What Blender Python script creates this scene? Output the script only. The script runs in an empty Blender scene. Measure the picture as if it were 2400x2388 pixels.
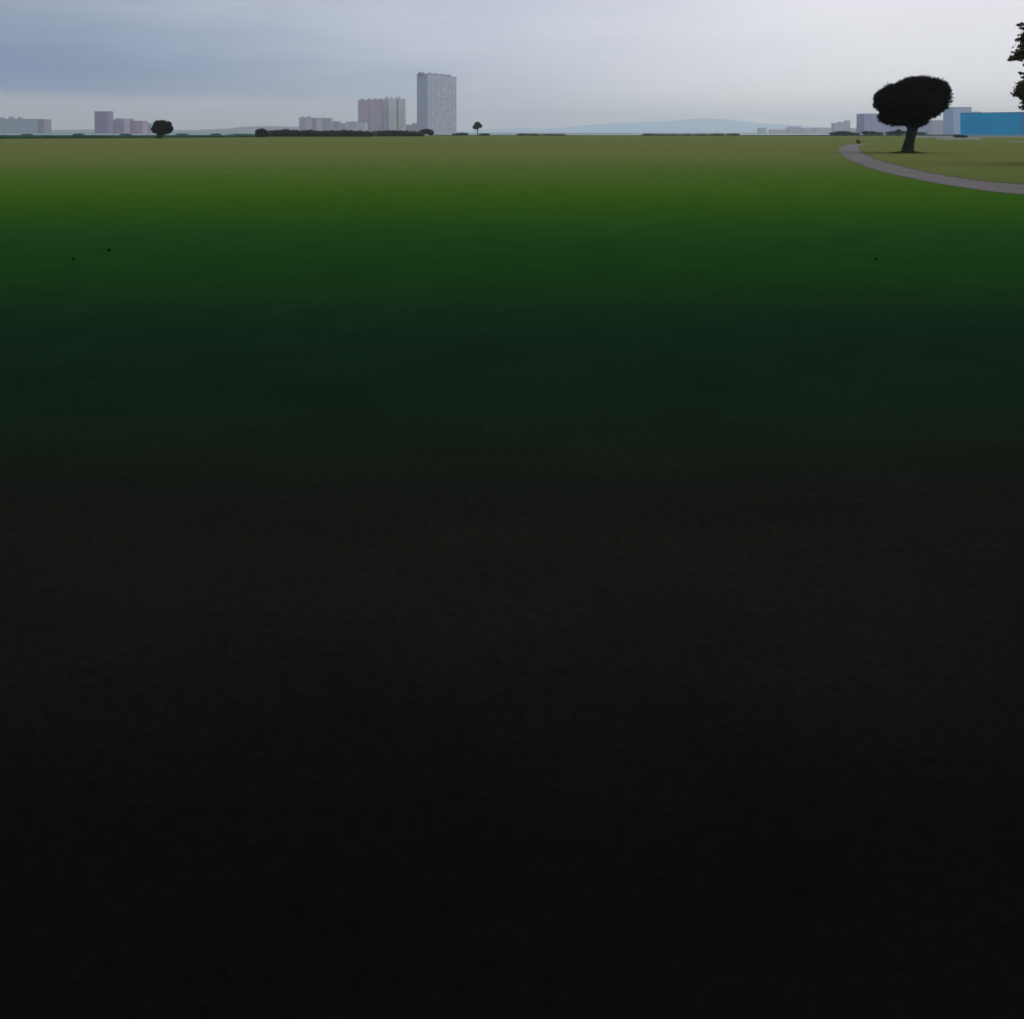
import bpy, math, random
from mathutils import Vector, noise as mnoise

R = math.radians
SC = bpy.context.scene
COL = SC.collection
rng = random.Random(7)

# ---------------------------------------------------------------- camera maths
EYE = 1.6                 # eye height of the viewer (m)
FP = 2400 * 0.866         # focal length in photo pixels
HY = 311.0                # photo row of the horizon

def PX(sx, D): return (sx - 1200.0) * D / FP
def PZ(sy, D): return EYE + (HY - sy) * D / FP
def PD(sy): return EYE * FP / (sy - HY)      # distance of a ground point at row sy

# ---------------------------------------------------------------- object helpers
def tag(o, label=None, cat=None, group=None, kind=None):
    if label: o['label'] = label
    if cat: o['category'] = cat
    if group: o['group'] = group
    if kind: o['kind'] = kind
    return o

def empty(name, loc, label=None, cat=None, group=None):
    o = bpy.data.objects.new(name, None)
    o.location = loc
    o.empty_display_size = 0.5
    COL.objects.link(o)
    return tag(o, label, cat, group)

class MB:
    """collects vertices and faces (world coordinates) into ONE mesh object"""
    def __init__(s): s.v = []; s.f = []
    def quad(s, *p):
        i = len(s.v); s.v += [tuple(q) for q in p]; s.f.append(tuple(range(i, i + len(p)))); return s
    def prism(s, foot, z0, z1):
        """vertical prism on a footprint listed counter-clockwise; z1 may be one height per corner"""
        n = len(foot); zs = z1 if isinstance(z1, (list, tuple)) else [z1] * n
        i = len(s.v)
        for (x, y) in foot: s.v.append((x, y, z0))
        for (x, y), z in zip(foot, zs): s.v.append((x, y, z))
        for k in range(n):
            j = (k + 1) % n
            s.f.append((i + k, i + j, i + n + j, i + n + k))
        s.f.append(tuple(i + n + k for k in range(n)))
        s.f.append(tuple(i + k for k in reversed(range(n))))
        return s
    def box(s, x0, x1, y0, y1, z0, z1):
        return s.prism([(x0, y0), (x1, y0), (x1, y1), (x0, y1)], z0, z1)
    def tube(s, pts, rads, n=10):
        pts = [Vector(p) for p in pts]; base = len(s.v)
        for k, p in enumerate(pts):
            t = (pts[min(k + 1, len(pts) - 1)] - pts[max(k - 1, 0)]).normalized()
            a = t.cross(Vector((0.13, 1, 0.07))).normalized()
            if a.length < .1: a = Vector((1, 0, 0))
            b = t.cross(a)
            for q in range(n):
                th = 2 * math.pi * q / n
                r = rads[k] * (1 + .10 * math.sin(3 * th + k) + .05 * math.sin(5 * th - 2 * k))
                s.v.append(tuple(p + a * (r * math.cos(th)) + b * (r * math.sin(th))))
        for k in range(len(pts) - 1):
            for q in range(n):
                w = (q + 1) % n
                s.f.append((base + k * n + q, base + k * n + w, base + (k + 1) * n + w, base + (k + 1) * n + q))
        s.f.append(tuple(base + q for q in reversed(range(n))))
        s.f.append(tuple(base + (len(pts) - 1) * n + q for q in range(n)))
        return s
    def lump(s, c, r, seed=0, rough=.18, nu=18, nv=11, zmin=None):
        """uneven ellipsoid: the solid heart of a clump of foliage"""
        base = len(s.v)
        for j in range(nv + 1):
            ph = math.pi * j / nv
            for i in range(nu):
                th = 2 * math.pi * i / nu
                d = Vector((math.sin(ph) * math.cos(th), math.sin(ph) * math.sin(th), math.cos(ph)))
                k = 1 + rough * mnoise.noise(d * 2.3 + Vector((seed * 3.7, seed * 1.3, 0))) + rough * .5 * mnoise.noise(d * 6 + Vector((0, seed * 2.1, 5)))
                z = c[2] + d.z * r[2] * k
                if zmin is not None: z = max(z, zmin)
                s.v.append((c[0] + d.x * r[0] * k, c[1] + d.y * r[1] * k, z))
        for j in range(nv):
            for i in range(nu):
                w = (i + 1) % nu
                s.f.append((base + j * nu + i, base + (j + 1) * nu + i, base + (j + 1) * nu + w, base + j * nu + w))
        return s
    def leaves(s, ells, n, size, rg, spread=(.84, 1.06), zmin=None, slim=.45, outward=.55, tuft=0.0):
        """leaf clumps scattered through the outer volume of a set of ellipsoids"""
        area = [(r[0] * r[1] + r[1] * r[2] + r[0] * r[2]) for c, r in ells]
        tot = sum(area)
        for (c, r), a in zip(ells, area):
            for _ in range(int(n * a / tot)):
                d = Vector((rg.gauss(0, 1), rg.gauss(0, 1), rg.gauss(0, 1))).normalized()
                cl = 1 + .10 * mnoise.noise(d * 3.1 + Vector(c) * .37) + .06 * mnoise.noise(d * 9.0 + Vector(c))
                k = rg.uniform(*spread) * cl
                if tuft and rg.random() < tuft: k *= rg.uniform(1.0, 1.07)
                p = Vector((c[0] + d.x * r[0] * k, c[1] + d.y * r[1] * k, c[2] + d.z * r[2] * k))
                deep = False
                for c2, r2 in ells:
                    if c2 is c: continue
                    q = ((p.x - c2[0]) / r2[0]) ** 2 + ((p.y - c2[1]) / r2[1]) ** 2 + ((p.z - c2[2]) / r2[2]) ** 2
                    if q < .6: deep = True; break
                if deep: continue
                if zmin is not None and p.z < zmin: continue
                o = (Vector((d.x / r[0], d.y / r[1], d.z / r[2])).normalized() * outward +
                     Vector((rg.gauss(0, 1), rg.gauss(0, 1), rg.gauss(0, 1))).normalized() * (1 - outward)).normalized()
                sd = o.cross(Vector((rg.gauss(0, 1), rg.gauss(0, 1), rg.gauss(0, 1)))).normalized()
                L = size * rg.uniform(.6, 1.5); W = L * slim
                up = o.cross(sd) * (L * .12)
                i = len(s.v)
                s.v += [tuple(p - o * L * .5), tuple(p + sd * W * .5 + up), tuple(p + o * L * .6), tuple(p - sd * W * .5 + up)]
                s.f.append((i, i + 1, i + 2, i + 3))
        return s
    def build(s, name, mat, parent=None, smooth=False, bevel=0):
        off = Vector(parent.matrix_world.translation) if parent else Vector((0, 0, 0))
        if parent:
            off = Vector((0, 0, 0)); p = parent
            while p: off += p.location; p = p.parent
        me = bpy.data.meshes.new(name)
        me.from_pydata([tuple(Vector(v) - off) for v in s.v], [], s.f)
        me.update()
        if smooth: me.polygons.foreach_set('use_smooth', [True] * len(me.polygons))
        me.materials.append(mat)
        o = bpy.data.objects.new(name, me)
        COL.objects.link(o)
        if parent: o.parent = parent
        if bevel:
            b = o.modifiers.new('bevel', 'BEVEL'); b.width = bevel; b.segments = 2
        return o

# ---------------------------------------------------------------- materials
class NT:
    def __init__(s, tree): s.t = tree; s.n = tree.nodes; s.l = tree.links
    def node(s, typ, **kw):
        nd = s.n.new(typ)
        for k, v in kw.items(): setattr(nd, k, v)
        return nd
    def put(s, sock, v):
        if hasattr(v, 'is_output'): s.l.new(v, sock)
        else: sock.default_value = v
    def m(s, op, a, b=0.0, c=0.0, clamp=False):
        nd = s.node('ShaderNodeMath', operation=op, use_clamp=clamp)
        s.put(nd.inputs[0], a); s.put(nd.inputs[1], b)
        if len(nd.inputs) > 2: s.put(nd.inputs[2], c)
        return nd.outputs[0]
    def ramp(s, v, a, b, lo=0.0, hi=1.0, smooth=True):
        nd = s.node('ShaderNodeMapRange', interpolation_type='SMOOTHSTEP' if smooth else 'LINEAR')
        s.put(nd.inputs['Value'], v)
        nd.inputs['From Min'].default_value = a; nd.inputs['From Max'].default_value = b
        nd.inputs['To Min'].default_value = lo; nd.inputs['To Max'].default_value = hi
        return nd.outputs['Result']
    def mix(s, f, a, b, mode='MIX'):
        nd = s.node('ShaderNodeMix', data_type='RGBA', blend_type=mode)
        s.put(nd.inputs[0], f)
        for sock, v in ((nd.inputs[6], a), (nd.inputs[7], b)):
            if isinstance(v, (tuple, list)) and len(v) == 3: v = (*v, 1)
            s.put(sock, v)
        return nd.outputs[2]
    def noise(s, vec, scale, detail=4, rough=.55, stretch=None):
        if stretch:
            mp = s.node('ShaderNodeMapping'); s.l.new(vec, mp.inputs['Vector'])
            mp.inputs['Scale'].default_value = stretch; vec = mp.outputs[0]
        nd = s.node('ShaderNodeTexNoise')
        s.l.new(vec, nd.inputs['Vector'])
        nd.inputs['Scale'].default_value = scale; nd.inputs['Detail'].default_value = detail
        nd.inputs['Roughness'].default_value = rough
        return nd.outputs['Fac']
    def xyz(s, vec):
        nd = s.node('ShaderNodeSeparateXYZ'); s.l.new(vec, nd.inputs[0]); return nd.outputs

def new_mat(name, rough=.9, spec=.15):
    m = bpy.data.materials.new(name); m.use_nodes = True
    t = NT(m.node_tree)
    b = m.node_tree.nodes['Principled BSDF']
    b.inputs['Roughness'].default_value = rough
    b.inputs['Specular IOR Level'].default_value = spec
    geo = t.node('ShaderNodeNewGeometry')
    return m, t, b, geo.outputs['Position']

def foliage(name, c1, c2, scale=.8, spec=.05):
    m, t, b, pos = new_mat(name, .95, spec)
    f = t.ramp(t.noise(pos, scale, 3), .35, .65)
    f2 = t.ramp(t.noise(pos, scale * 9, 2), .3, .7)
    c = t.mix(f, c1, c2)
    c = t.mix(t.m('MULTIPLY', f2, .45), c, tuple(v * .55 for v in c1))
    t.put(b.inputs['Base Color'], c)
    return m

def bark(name, c1, c2):
    m, t, b, pos = new_mat(name, .95, .05)
    n = t.noise(pos, 3.0, 5, .6, stretch=(3.5, 3.5, .8))
    t.put(b.inputs['Base Color'], t.mix(t.ramp(n, .35, .65), c1, c2))
    bp = t.node('ShaderNodeBump'); bp.inputs['Strength'].default_value = .7; bp.inputs['Distance'].default_value = .05
    t.l.new(n, bp.inputs['Height']); t.l.new(bp.outputs[0], b.inputs['Normal'])
    return m

def paint(name, c, c2=None, amt=.35, streak=.22, storey=3.0, band=.10):
    """painted render on a far facade: weathering streaks, blotches and slab edges"""
    m, t, b, pos = new_mat(name, .9, .1)
    c2 = c2 or tuple(v * .82 for v in c)
    st = t.ramp(t.noise(pos, streak, 4, .6, stretch=(1, 1, .06)), .3, .7)
    bl = t.ramp(t.noise(pos, .06, 4, .6), .3, .7)
    col = t.mix(t.m('MULTIPLY', st, amt), c, c2)
    col = t.mix(t.m('MULTIPLY', bl, amt), col, tuple(v * 1.08 for v in c))
    z = t.xyz(pos)[2]
    fr = t.m('FRACT', t.m('DIVIDE', z, storey))
    ln = t.m('LESS_THAN', fr, .28)
    col = t.mix(t.m('MULTIPLY', ln, band), col, tuple(v * .55 for v in c))
    t.put(b.inputs['Base Color'], col)
    return m

M = {}
M['big_leaf'] = foliage('dark_foliage', (.010, .009, .009), (.013, .012, .012), .7, 0)
M['round_leaf'] = foliage('black_green_foliage', (.010, .013, .013), (.018, .018, .018), .5, .02)
M['conifer'] = foliage('brown_conifer_foliage', (.17, .132, .112), (.18, .14, .095), .6, .03)
M['hedge_dark'] = foliage('dark_hedge_leaves', (.010, .018, .014), (.026, .034, .026), .25, .03)
M['hedge_green'] = foliage('green_hedge_leaves', (.022, .085, .045), (.05, .13, .075), .12, .03)
M['bush_teal'] = foliage('teal_bush_leaves', (.005, .052, .050), (.012, .078, .066), .25, .03)
M['bush_navy'] = foliage('navy_bush_leaves', (.010, .045, .095), (.018, .06, .11), .25, .03)
M['bush_olive'] = foliage('olive_bush_leaves', (.18, .19, .02), (.24, .24, .03), 1.5, .03)
M['bush_pale'] = foliage('pale_bush_leaves', (.09, .12, .075), (.13, .16, .10), .5, .03)
M['shade_canopy'] = foliage('shade_canopy_leaves', (.02, .03, .018), (.035, .05, .025), .5, .03)
M['bark_grey'] = bark('grey_bark', (.026, .029, .027), (.048, .050, .046))
M['bark_dark'] = bark('dark_bark', (.012, .02, .014), (.03, .035, .025))
M['bark_pale'] = bark('pale_bark', (.12, .14, .15), (.18, .2, .2))
M['bark_brown'] = bark('brown_bark', (.03, .024, .02), (.06, .048, .038))

# ---------------------------------------------------------------- ground
def ground_material(name, shift=0.0):
    m, t, b, pos = new_mat(name, 1.0, 0.0)
    p = t.xyz(pos)
    # colour by depth: dry meadow, lush lawn, then shade painted in towards the viewer
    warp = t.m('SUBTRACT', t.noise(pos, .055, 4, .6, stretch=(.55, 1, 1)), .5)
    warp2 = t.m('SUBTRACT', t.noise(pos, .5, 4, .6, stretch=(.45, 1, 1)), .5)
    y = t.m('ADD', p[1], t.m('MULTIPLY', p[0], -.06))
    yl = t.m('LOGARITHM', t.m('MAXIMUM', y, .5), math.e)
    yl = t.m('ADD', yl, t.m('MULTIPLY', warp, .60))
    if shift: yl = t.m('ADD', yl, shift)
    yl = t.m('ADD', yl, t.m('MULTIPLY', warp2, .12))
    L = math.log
    shade_black = (.0205, .0185, .0165)
    shade_brown = (.037, .035, .028)
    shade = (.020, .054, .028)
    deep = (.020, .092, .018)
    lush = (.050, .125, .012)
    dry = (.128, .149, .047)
    c = t.mix(t.ramp(yl, L(1.7), L(3.4)), shade_black, shade_brown)
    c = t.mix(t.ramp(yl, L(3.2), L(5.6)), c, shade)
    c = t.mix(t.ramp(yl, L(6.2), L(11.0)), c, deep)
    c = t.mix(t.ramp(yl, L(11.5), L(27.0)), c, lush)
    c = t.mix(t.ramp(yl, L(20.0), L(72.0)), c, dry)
    # clumps, single blades and worn spots
    f1 = t.ramp(t.noise(pos, 1.3, 5, .65), .25, .75)
    f2 = t.ramp(t.noise(pos, 26.0, 3, .7), .25, .75)
    c = t.mix(.20, c, t.mix(f1, (.25, .25, .25), (.75, .75, .75)), 'OVERLAY')
    c = t.mix(.28, c, t.mix(f2, (.2, .2, .2), (.8, .8, .8)), 'OVERLAY')
    f3 = t.ramp(t.noise(pos, .035, 5, .6, stretch=(.6, 1, 1)), .3, .7)
    c = t.mix(t.m('MULTIPLY', f3, .18), c, t.mix(1.0, c, (.72, .86, .62), 'MULTIPLY'))
    f4 = t.ramp(t.noise(pos, .55, 3, .5, stretch=(.3, 1, 1)), .25, .75)
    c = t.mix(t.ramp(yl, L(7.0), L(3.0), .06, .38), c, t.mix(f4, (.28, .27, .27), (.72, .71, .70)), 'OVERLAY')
    t.put(b.inputs['Base Color'], c)
    h = t.m('ADD', t.noise(pos, 9.0, 5, .7), t.m('MULTIPLY', t.noise(pos, 45.0, 3, .7), .6))
    bp = t.node('ShaderNodeBump'); bp.inputs['Strength'].default_value = .18; bp.inputs['Distance'].default_value = .025
    t.l.new(h, bp.inputs['Height']); t.l.new(bp.outputs[0], b.inputs['Normal'])
    return m
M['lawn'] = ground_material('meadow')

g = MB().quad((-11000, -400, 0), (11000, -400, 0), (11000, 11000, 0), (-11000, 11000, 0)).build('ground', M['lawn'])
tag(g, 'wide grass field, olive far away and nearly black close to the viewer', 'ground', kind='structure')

# pale lake beyond the field
m, t, b, pos = new_mat('lake_water', .32, .4)
b.inputs['Base Color'].default_value = (.16, .28, .38, 1)
bp = t.node('ShaderNodeBump'); bp.inputs['Strength'].default_value = .25; bp.inputs['Distance'].default_value = .2
t.l.new(t.noise(pos, .35, 3, stretch=(.4, 1, 1)), bp.inputs['Height']); t.l.new(bp.outputs[0], b.inputs['Normal'])
w = MB()
near, far = [], []
for k in range(25):
    x = -1600 + k * 110
    near.append((x, 640 + 40 * mnoise.noise((k * .4, 0, 0)) + (60 if x > 300 else 0), .02))
    far.append((x, 1290 + 50 * mnoise.noise((k * .4, 7, 0)), .02))
for k in range(24): w.quad(near[k], near[k + 1], far[k + 1], far[k])
tag(w.build('water', m), 'pale blue strip of water between the field and the city', 'water', kind='structure')

# asphalt path
inner = [(2040, 337.6), (2021.6, 340.5), (2014, 345.5), (2015, 351), (2026.8, 361.3), (2055.3, 374.2), (2094, 385.9), (2133, 395), (2184.7, 406.6), (2262, 419.5), (2340, 428.6), (2400, 433), (2480, 438), (2620, 446)]
outer = [(2030, 336.4), (1990, 338.8), (1971, 344), (1966, 351.5), (1972.5, 362.6), (1996, 376.5), (2028, 390), (2064, 401.5), (2110, 412.5), (2198, 430.5), (2300, 446.5), (2400, 457), (2480, 464), (2620, 475)]
def smooth_line(pts, n=7):
    out = []
    P = [Vector((PX(x, PD(y)), PD(y), 0)) for x, y in pts]
    for k in range(len(P) - 1):
        p0, p1, p2, p3 = P[max(k - 1, 0)], P[k], P[k + 1], P[min(k + 2, len(P) - 1)]
        for q in range(n):
            u = q / n
            out.append(.5 * ((2 * p1) + (p2 - p0) * u + (2 * p0 - 5 * p1 + 4 * p2 - p3) * u * u + (3 * p1 - p0 - 3 * p2 + p3) * u ** 3))
    out.append(P[-1]); return out
I, O = smooth_line(inner), smooth_line(outer)
lw = MB()
for k in range(8, len(I) - 1):
    a, c_ = I[k], I[k + 1]
    z4 = Vector((0, 0, .006))
    lw.quad(c_ + z4, Vector((90, c_.y, .006)), Vector((90, a.y, .006)), a + z4)
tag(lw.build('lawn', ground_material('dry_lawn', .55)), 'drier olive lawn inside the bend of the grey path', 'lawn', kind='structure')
for line, sg in ((I, 1), (O, -1)):          # worn, slightly wandering edges
    for k in range(len(line)):
        q = mnoise.noise((k * .9, sg * 5.0, 0)) * .12 + mnoise.noise((k * 3.1, sg * 9.0, 2)) * .05
        line[k] = line[k] + Vector((q, q * .6, 0))
m, t, b, pos = new_mat('path_asphalt', .95, .05)
n1 = t.ramp(t.noise(pos, .4, 5, .6), .3, .7); n2 = t.ramp(t.noise(pos, 14, 4, .7), .3, .7)
c = t.mix(n1, (.135, .127, .123), (.180, .168, .163)); c = t.mix(t.m('MULTIPLY', n2, .3), c, (.11, .10, .10))
t.put(b.inputs['Base Color'], c)
pm = MB()
for k in range(len(I) - 1):
    e = [Vector((0, 0, .012))]
    pm.quad(O[k] + e[0], O[k + 1] + e[0], I[k + 1] + e[0], I[k] + e[0])
path = pm.build('path', m)
tag(path, 'grey asphalt path curving round the big dark tree', 'path', kind='structure')
m, t, b, pos = new_mat('edging_timber', .95, .05)
t.put(b.inputs['Base Color'], t.mix(t.ramp(t.noise(pos, 3, 4), .35, .65), (.085, .05, .033), (.12, .075, .045)))
ed = MB()
for line, sg in ((I, 1),):
    for k in range(10, len(line) - 1):
        a, c_ = line[k], line[k + 1]
        tdir = (c_ - a).normalized(); nrm = Vector((-tdir.y, tdir.x, 0)) * (.08 * sg)
        z = Vector((0, 0, .022))
        ed.quad(a, c_, c_ + z, a + z); ed.quad(a + z, c_ + z, c_ + nrm + z, a + nrm + z); ed.quad(a + nrm, a + nrm + z, c_ + nrm + z, c_ + nrm)
tag(ed.build('path_edging', m), 'thin reddish brown edging strip along the inner side of the grey path', 'edging', kind='structure')

# dark lumps added in the grass to stand for stray specks of dirt
m = foliage('dark_speck', (.012, .016, .012), (.02, .024, .018), 9)
for sx, sy, r_, lab in ((256, 588, 4.2, 'small dark clod in the green grass, lower of the two at the left'), (172, 609, 3.6, 'tiny dark clod in the green grass, nearest the left edge'), (2054, 609, 3.8, 'small dark clod in the green grass below the path on the right')):
    D = PD(sy); q = r_ * D / FP
    tag(MB().lump((PX(sx, D), D, q * .5), (q, q * .9, q * .8), sx * .01, .35, 12, 8, zmin=-.002).build('speck', m), lab, 'speck', 'specks in the grass')

# ---------------------------------------------------------------- far hills
def hill(name, prof, D, depth, mat, label, seed):
    """ridge built as terrain: profile (photo column, row) at distance D, rounded across its depth"""
    xs = []
    for k in range(len(prof) - 1):
        (x0, y0), (x1, y1) = prof[k], prof[k + 1]
        for q in range(8):
            u = q / 8; u2 = u * u * (3 - 2 * u)
            xs.append((x0 + (x1 - x0) * u, y0 + (y1 - y0) * u2))
    xs.append(prof[-1])
    rows = 9; mb = MB()
    for j in range(rows):
        v = j / (rows - 1)
        hgt = math.sin(math.pi * v) ** .8 if 0 < v < 1 else 0
        for (x, y) in xs:
            X = PX(x, D); Z = max(PZ(y, D), .5)
            Z = Z * hgt * (1 + .05 * mnoise.noise((X * .004, v * 4, seed)) * (1 if v != .5 else .3)) - (.8 if hgt == 0 else 0)
            mb.v.append((X, D + (v - .5) * depth, Z))
    n = len(xs)
    for j in range(rows - 1):
        for k in range(n - 1):
            mb.f.append((j * n + k, j * n + k + 1, (j + 1) * n + k + 1, (j + 1) * n + k))
    return tag(mb.build(name, mat, smooth=True), label, 'hill', kind='structure')

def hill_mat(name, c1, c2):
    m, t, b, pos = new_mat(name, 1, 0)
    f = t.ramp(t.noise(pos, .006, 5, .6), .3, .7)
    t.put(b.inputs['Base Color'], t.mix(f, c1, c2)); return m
hm = hill_mat('haze_blue_hill', (.28, .50, .70), (.33, .55, .74))  # blue of the distance haze put into the base colour
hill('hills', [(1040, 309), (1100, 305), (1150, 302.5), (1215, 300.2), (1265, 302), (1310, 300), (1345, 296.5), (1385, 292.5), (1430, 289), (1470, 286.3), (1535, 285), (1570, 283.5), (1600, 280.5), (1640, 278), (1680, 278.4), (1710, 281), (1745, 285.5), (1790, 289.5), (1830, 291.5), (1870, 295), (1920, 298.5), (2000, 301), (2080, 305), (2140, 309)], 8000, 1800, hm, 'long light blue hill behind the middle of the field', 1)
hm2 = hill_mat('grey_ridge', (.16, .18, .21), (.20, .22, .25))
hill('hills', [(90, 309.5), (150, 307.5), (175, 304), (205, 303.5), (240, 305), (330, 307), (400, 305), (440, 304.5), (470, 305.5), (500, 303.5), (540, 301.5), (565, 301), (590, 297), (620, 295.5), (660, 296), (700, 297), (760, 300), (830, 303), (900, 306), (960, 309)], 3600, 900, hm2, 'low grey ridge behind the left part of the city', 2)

# ---------------------------------------------------------------- far buildings
M['roof_grey'] = paint('roof_grey', (.24, .26, .30), band=0)
def block(root, sx0, sx1, sy, D, depth, mat, sy1=None, part='wall', z0=0.0, roof=True, roofmat=None):
    """axis-aligned block from photo column sx0 to sx1, top at row sy (sy1 at the right end)"""
    x0, x1 = PX(sx0, D), PX(sx1, D)
    za = PZ(sy, D); zb = PZ(sy1 if sy1 is not None else sy, D)
    w_ = MB().prism([(x0, D), (x1, D), (x1, D + depth), (x0, D + depth)], z0, [za, zb, zb, za]).build(part, mat, root)
    if roof:
        r_ = MB().prism([(x0 - .25, D - .25), (x1 + .25, D - .25), (x1 + .25, D + depth + .25), (x0 - .25, D + depth + .25)], za, za + .9)
        for k, zz in ((4, za), (5, zb), (6, zb), (7, za)):
            v = r_.v[k]; r_.v[k] = (v[0], v[1], zz + .9)
        for k, zz in ((0, za), (1, zb), (2, zb), (3, za)):
            v = r_.v[k]; r_.v[k] = (v[0], v[1], zz + .003)
        rr = r_.build('roof', roofmat or M['roof_grey'], root)
        return w_, rr
    return w_, None
def bld(sx0, sx1, D, label, cat='building', group=None, name='apartment_block'):
    return empty(name, (PX((sx0 + sx1) / 2, D), D, 0), label, cat, group)
def roofbox(root, roof, sx0, sx1, sy, base_sy, D, mat, back=4, dep=6, name='rooftop_box'):
    mb = MB().box(PX(sx0, D), PX(sx1, D), D + back, D + back + dep, PZ(base_sy, D) + .5, PZ(sy, D))
    return mb.build(name, mat, roof or root)

# --- left edge: grey blue block
D = 1400; pg = paint('blue_grey_render', (.35, .42, .50), (.32, .38, .46)); pl = paint('faded_lilac_render', (.25, .245, .33))
b_ = bld(6, 101, D, 'long blue grey block at the left edge of the picture')
x0, x1 = PX(-30, D), PX(88, D)
MB().prism([(x0, D), (x1, D), (x1, D + 30), (x0, D + 30)], 0, PZ(280, D)).build('wall', pg, b_)
MB().prism([(x1 + .02, D + .6), (PX(101.2, D), D + 2), (PX(100.2, D), D + 26), (x1 + .02, D + 29)], 0, PZ(279.4, D)).build('end_bay', pl, b_)
rf = MB().box(x0 - .2, x1 + .2, D - .3, D + 30.3, PZ(280, D) + .003, PZ(280, D) + .8).build('roof', M['roof_grey'], b_)
for a_, c_, s_ in ((17, 26, 273.5), (38, 45, 274), (-10, 4, 275)):
    roofbox(b_, rf, a_, c_, s_, 280, D, pg)

# --- purple tower and lilac blocks
D = 1500
pp = paint('dusty_purple_render', (.235, .20, .36), (.20, .19, .34), amt=.4)
pp2 = paint('lilac_render', (.38, .27, .42), (.32, .25, .40)); pp3 = paint('grey_lilac_render', (.33, .29, .42))
pgy = paint('pale_grey_render', (.27, .29, .32))
b_ = bld(221, 265, D, 'dusty purple tower standing alone at the left', name='tower_block')
_, rf = block(b_, 221.5, 256.5, 262.3, D, 14.5, pp, roofmat=pp)
MB().box(PX(250.5, D), PX(255, D), D - .5, D - .02, 1, PZ(265, D)).build('pilaster', pp2, b_)
b_ = bld(259, 291, 1530, 'lilac block with a humped roof joined beside the purple tower')
D = 1530
block(b_, 258, 291, 281.5, D, 25, pp3, roof=False)
x0, x1 = PX(266, D), PX(291, D)
MB().prism([(x0, D + .4), (PX(272, D), D + .4), (x1 - 1, D + .4), (x1 - 1, D + 20), (PX(272, D), D + 20), (x0, D + 20)], PZ(281.5, D) + .003, [PZ(281, D), PZ(277.6, D), PZ(277.8, D), PZ(277.8, D), PZ(277.6, D), PZ(281, D)]).build('roof', pp2, b_)
D = 1560
b_ = bld(291, 334, D, 'lilac block with one small box on its flat roof')
_, rf = block(b_, 291.5, 334, 284.2, D, 24, pp2, roofmat=pp2)
roofbox(b_, rf, 299.5, 308, 278, 284.2, D, pgy)
D = 1600
b_ = bld(334, 352, D, 'low grey block half hidden by the small round tree')
block(b_, 334.5, 351, 290, D, 20, pgy)

# --- grey lilac group of five bays
D = 1750
b_ = bld(701, 776, D, 'grey and lilac apartment block in five bays behind the long hedge')
bays = [(701, 715, 277, 'grey'), (715.2, 731, 276.3, 'lilac'), (731.2, 741.5, 278.3, 'mauve'), (741.7, 756.5, 277.2, 'pale'), (756.7, 775.5, 278, 'grey')]
bm = {'grey': paint('bay_grey', (.33, .37, .47)), 'lilac': paint('bay_lilac', (.48, .45, .57)), 'mauve': paint('bay_mauve', (.38, .35, .46)), 'pale': paint('bay_pale', (.52, .53, .62))}
for k, (a_, c_, s_, q) in enumerate(bays):
    w_, r_ = block(b_, a_, c_, s_, D + (0, 1.5, 6, 2, 1)[k], 18, bm[q], part='bay')
    r_.name = 'bay_roof'
    if k < 2:
        roofbox(b_, r_, a_ + 4.5, a_ + 9.5, s_ - 4, s_, D, bm['grey'])
for (a_, c_, s_, Dn, q, lab) in ((777, 795.5, 285.6, 1900, 'grey', 'small grey house right of the five bay block'),
                                 (795.7, 811, 290, 1930, 'lilac', 'lowest lilac house between the five bay block and the pink block'),
                                 (811.3, 838, 286.3, 1960, 'pale', 'pale lilac house touching the left side of the pink block'),
                                 (838.5, 858, 286.6, 1700, 'pale', 'pale low house in front of the pink block')):
    h_ = bld(a_, c_, Dn, lab, 'house', name='house')
    w_, r_ = block(h_, a_, c_, s_, Dn, 14, bm[q])
    if q == 'grey': roofbox(h_, r_, a_ + 5, a_ + 9, s_ - 2, s_, Dn, bm['grey'])

# --- pink block
D = 1850
pk = paint('mauve_pink_render', (.42, .31, .43), (.36, .28, .42), amt=.6)
pk2 = paint('mauve_grey_render', (.30, .29, .40))
b_ = bld(839, 896, D, 'mauve pink slab block with four small boxes on the roof')
w_, rf = block(b_, 839, 892.5, 236.2, D, 16, pk, sy1=233.2, roofmat=pk2)
block(b_, 892.7, 896.5, 233, D + .8, 14, pk2, part='stair_bay', roof=False)
MB().box(PX(862.5, D), PX(865.5, D), D - .4, D - .02, 0, PZ(236.5, D)).build('pilaster', pk2, b_)
for a_, c_, s_ in ((845, 851.5, 231), (861.5, 868, 231.2), (875, 881.5, 230.8), (889, 892.4, 229.8)):
    roofbox(b_, rf, a_, c_, s_, 235.4 if a_ < 870 else 234.2, D, pk2, 3, 6)

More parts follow.
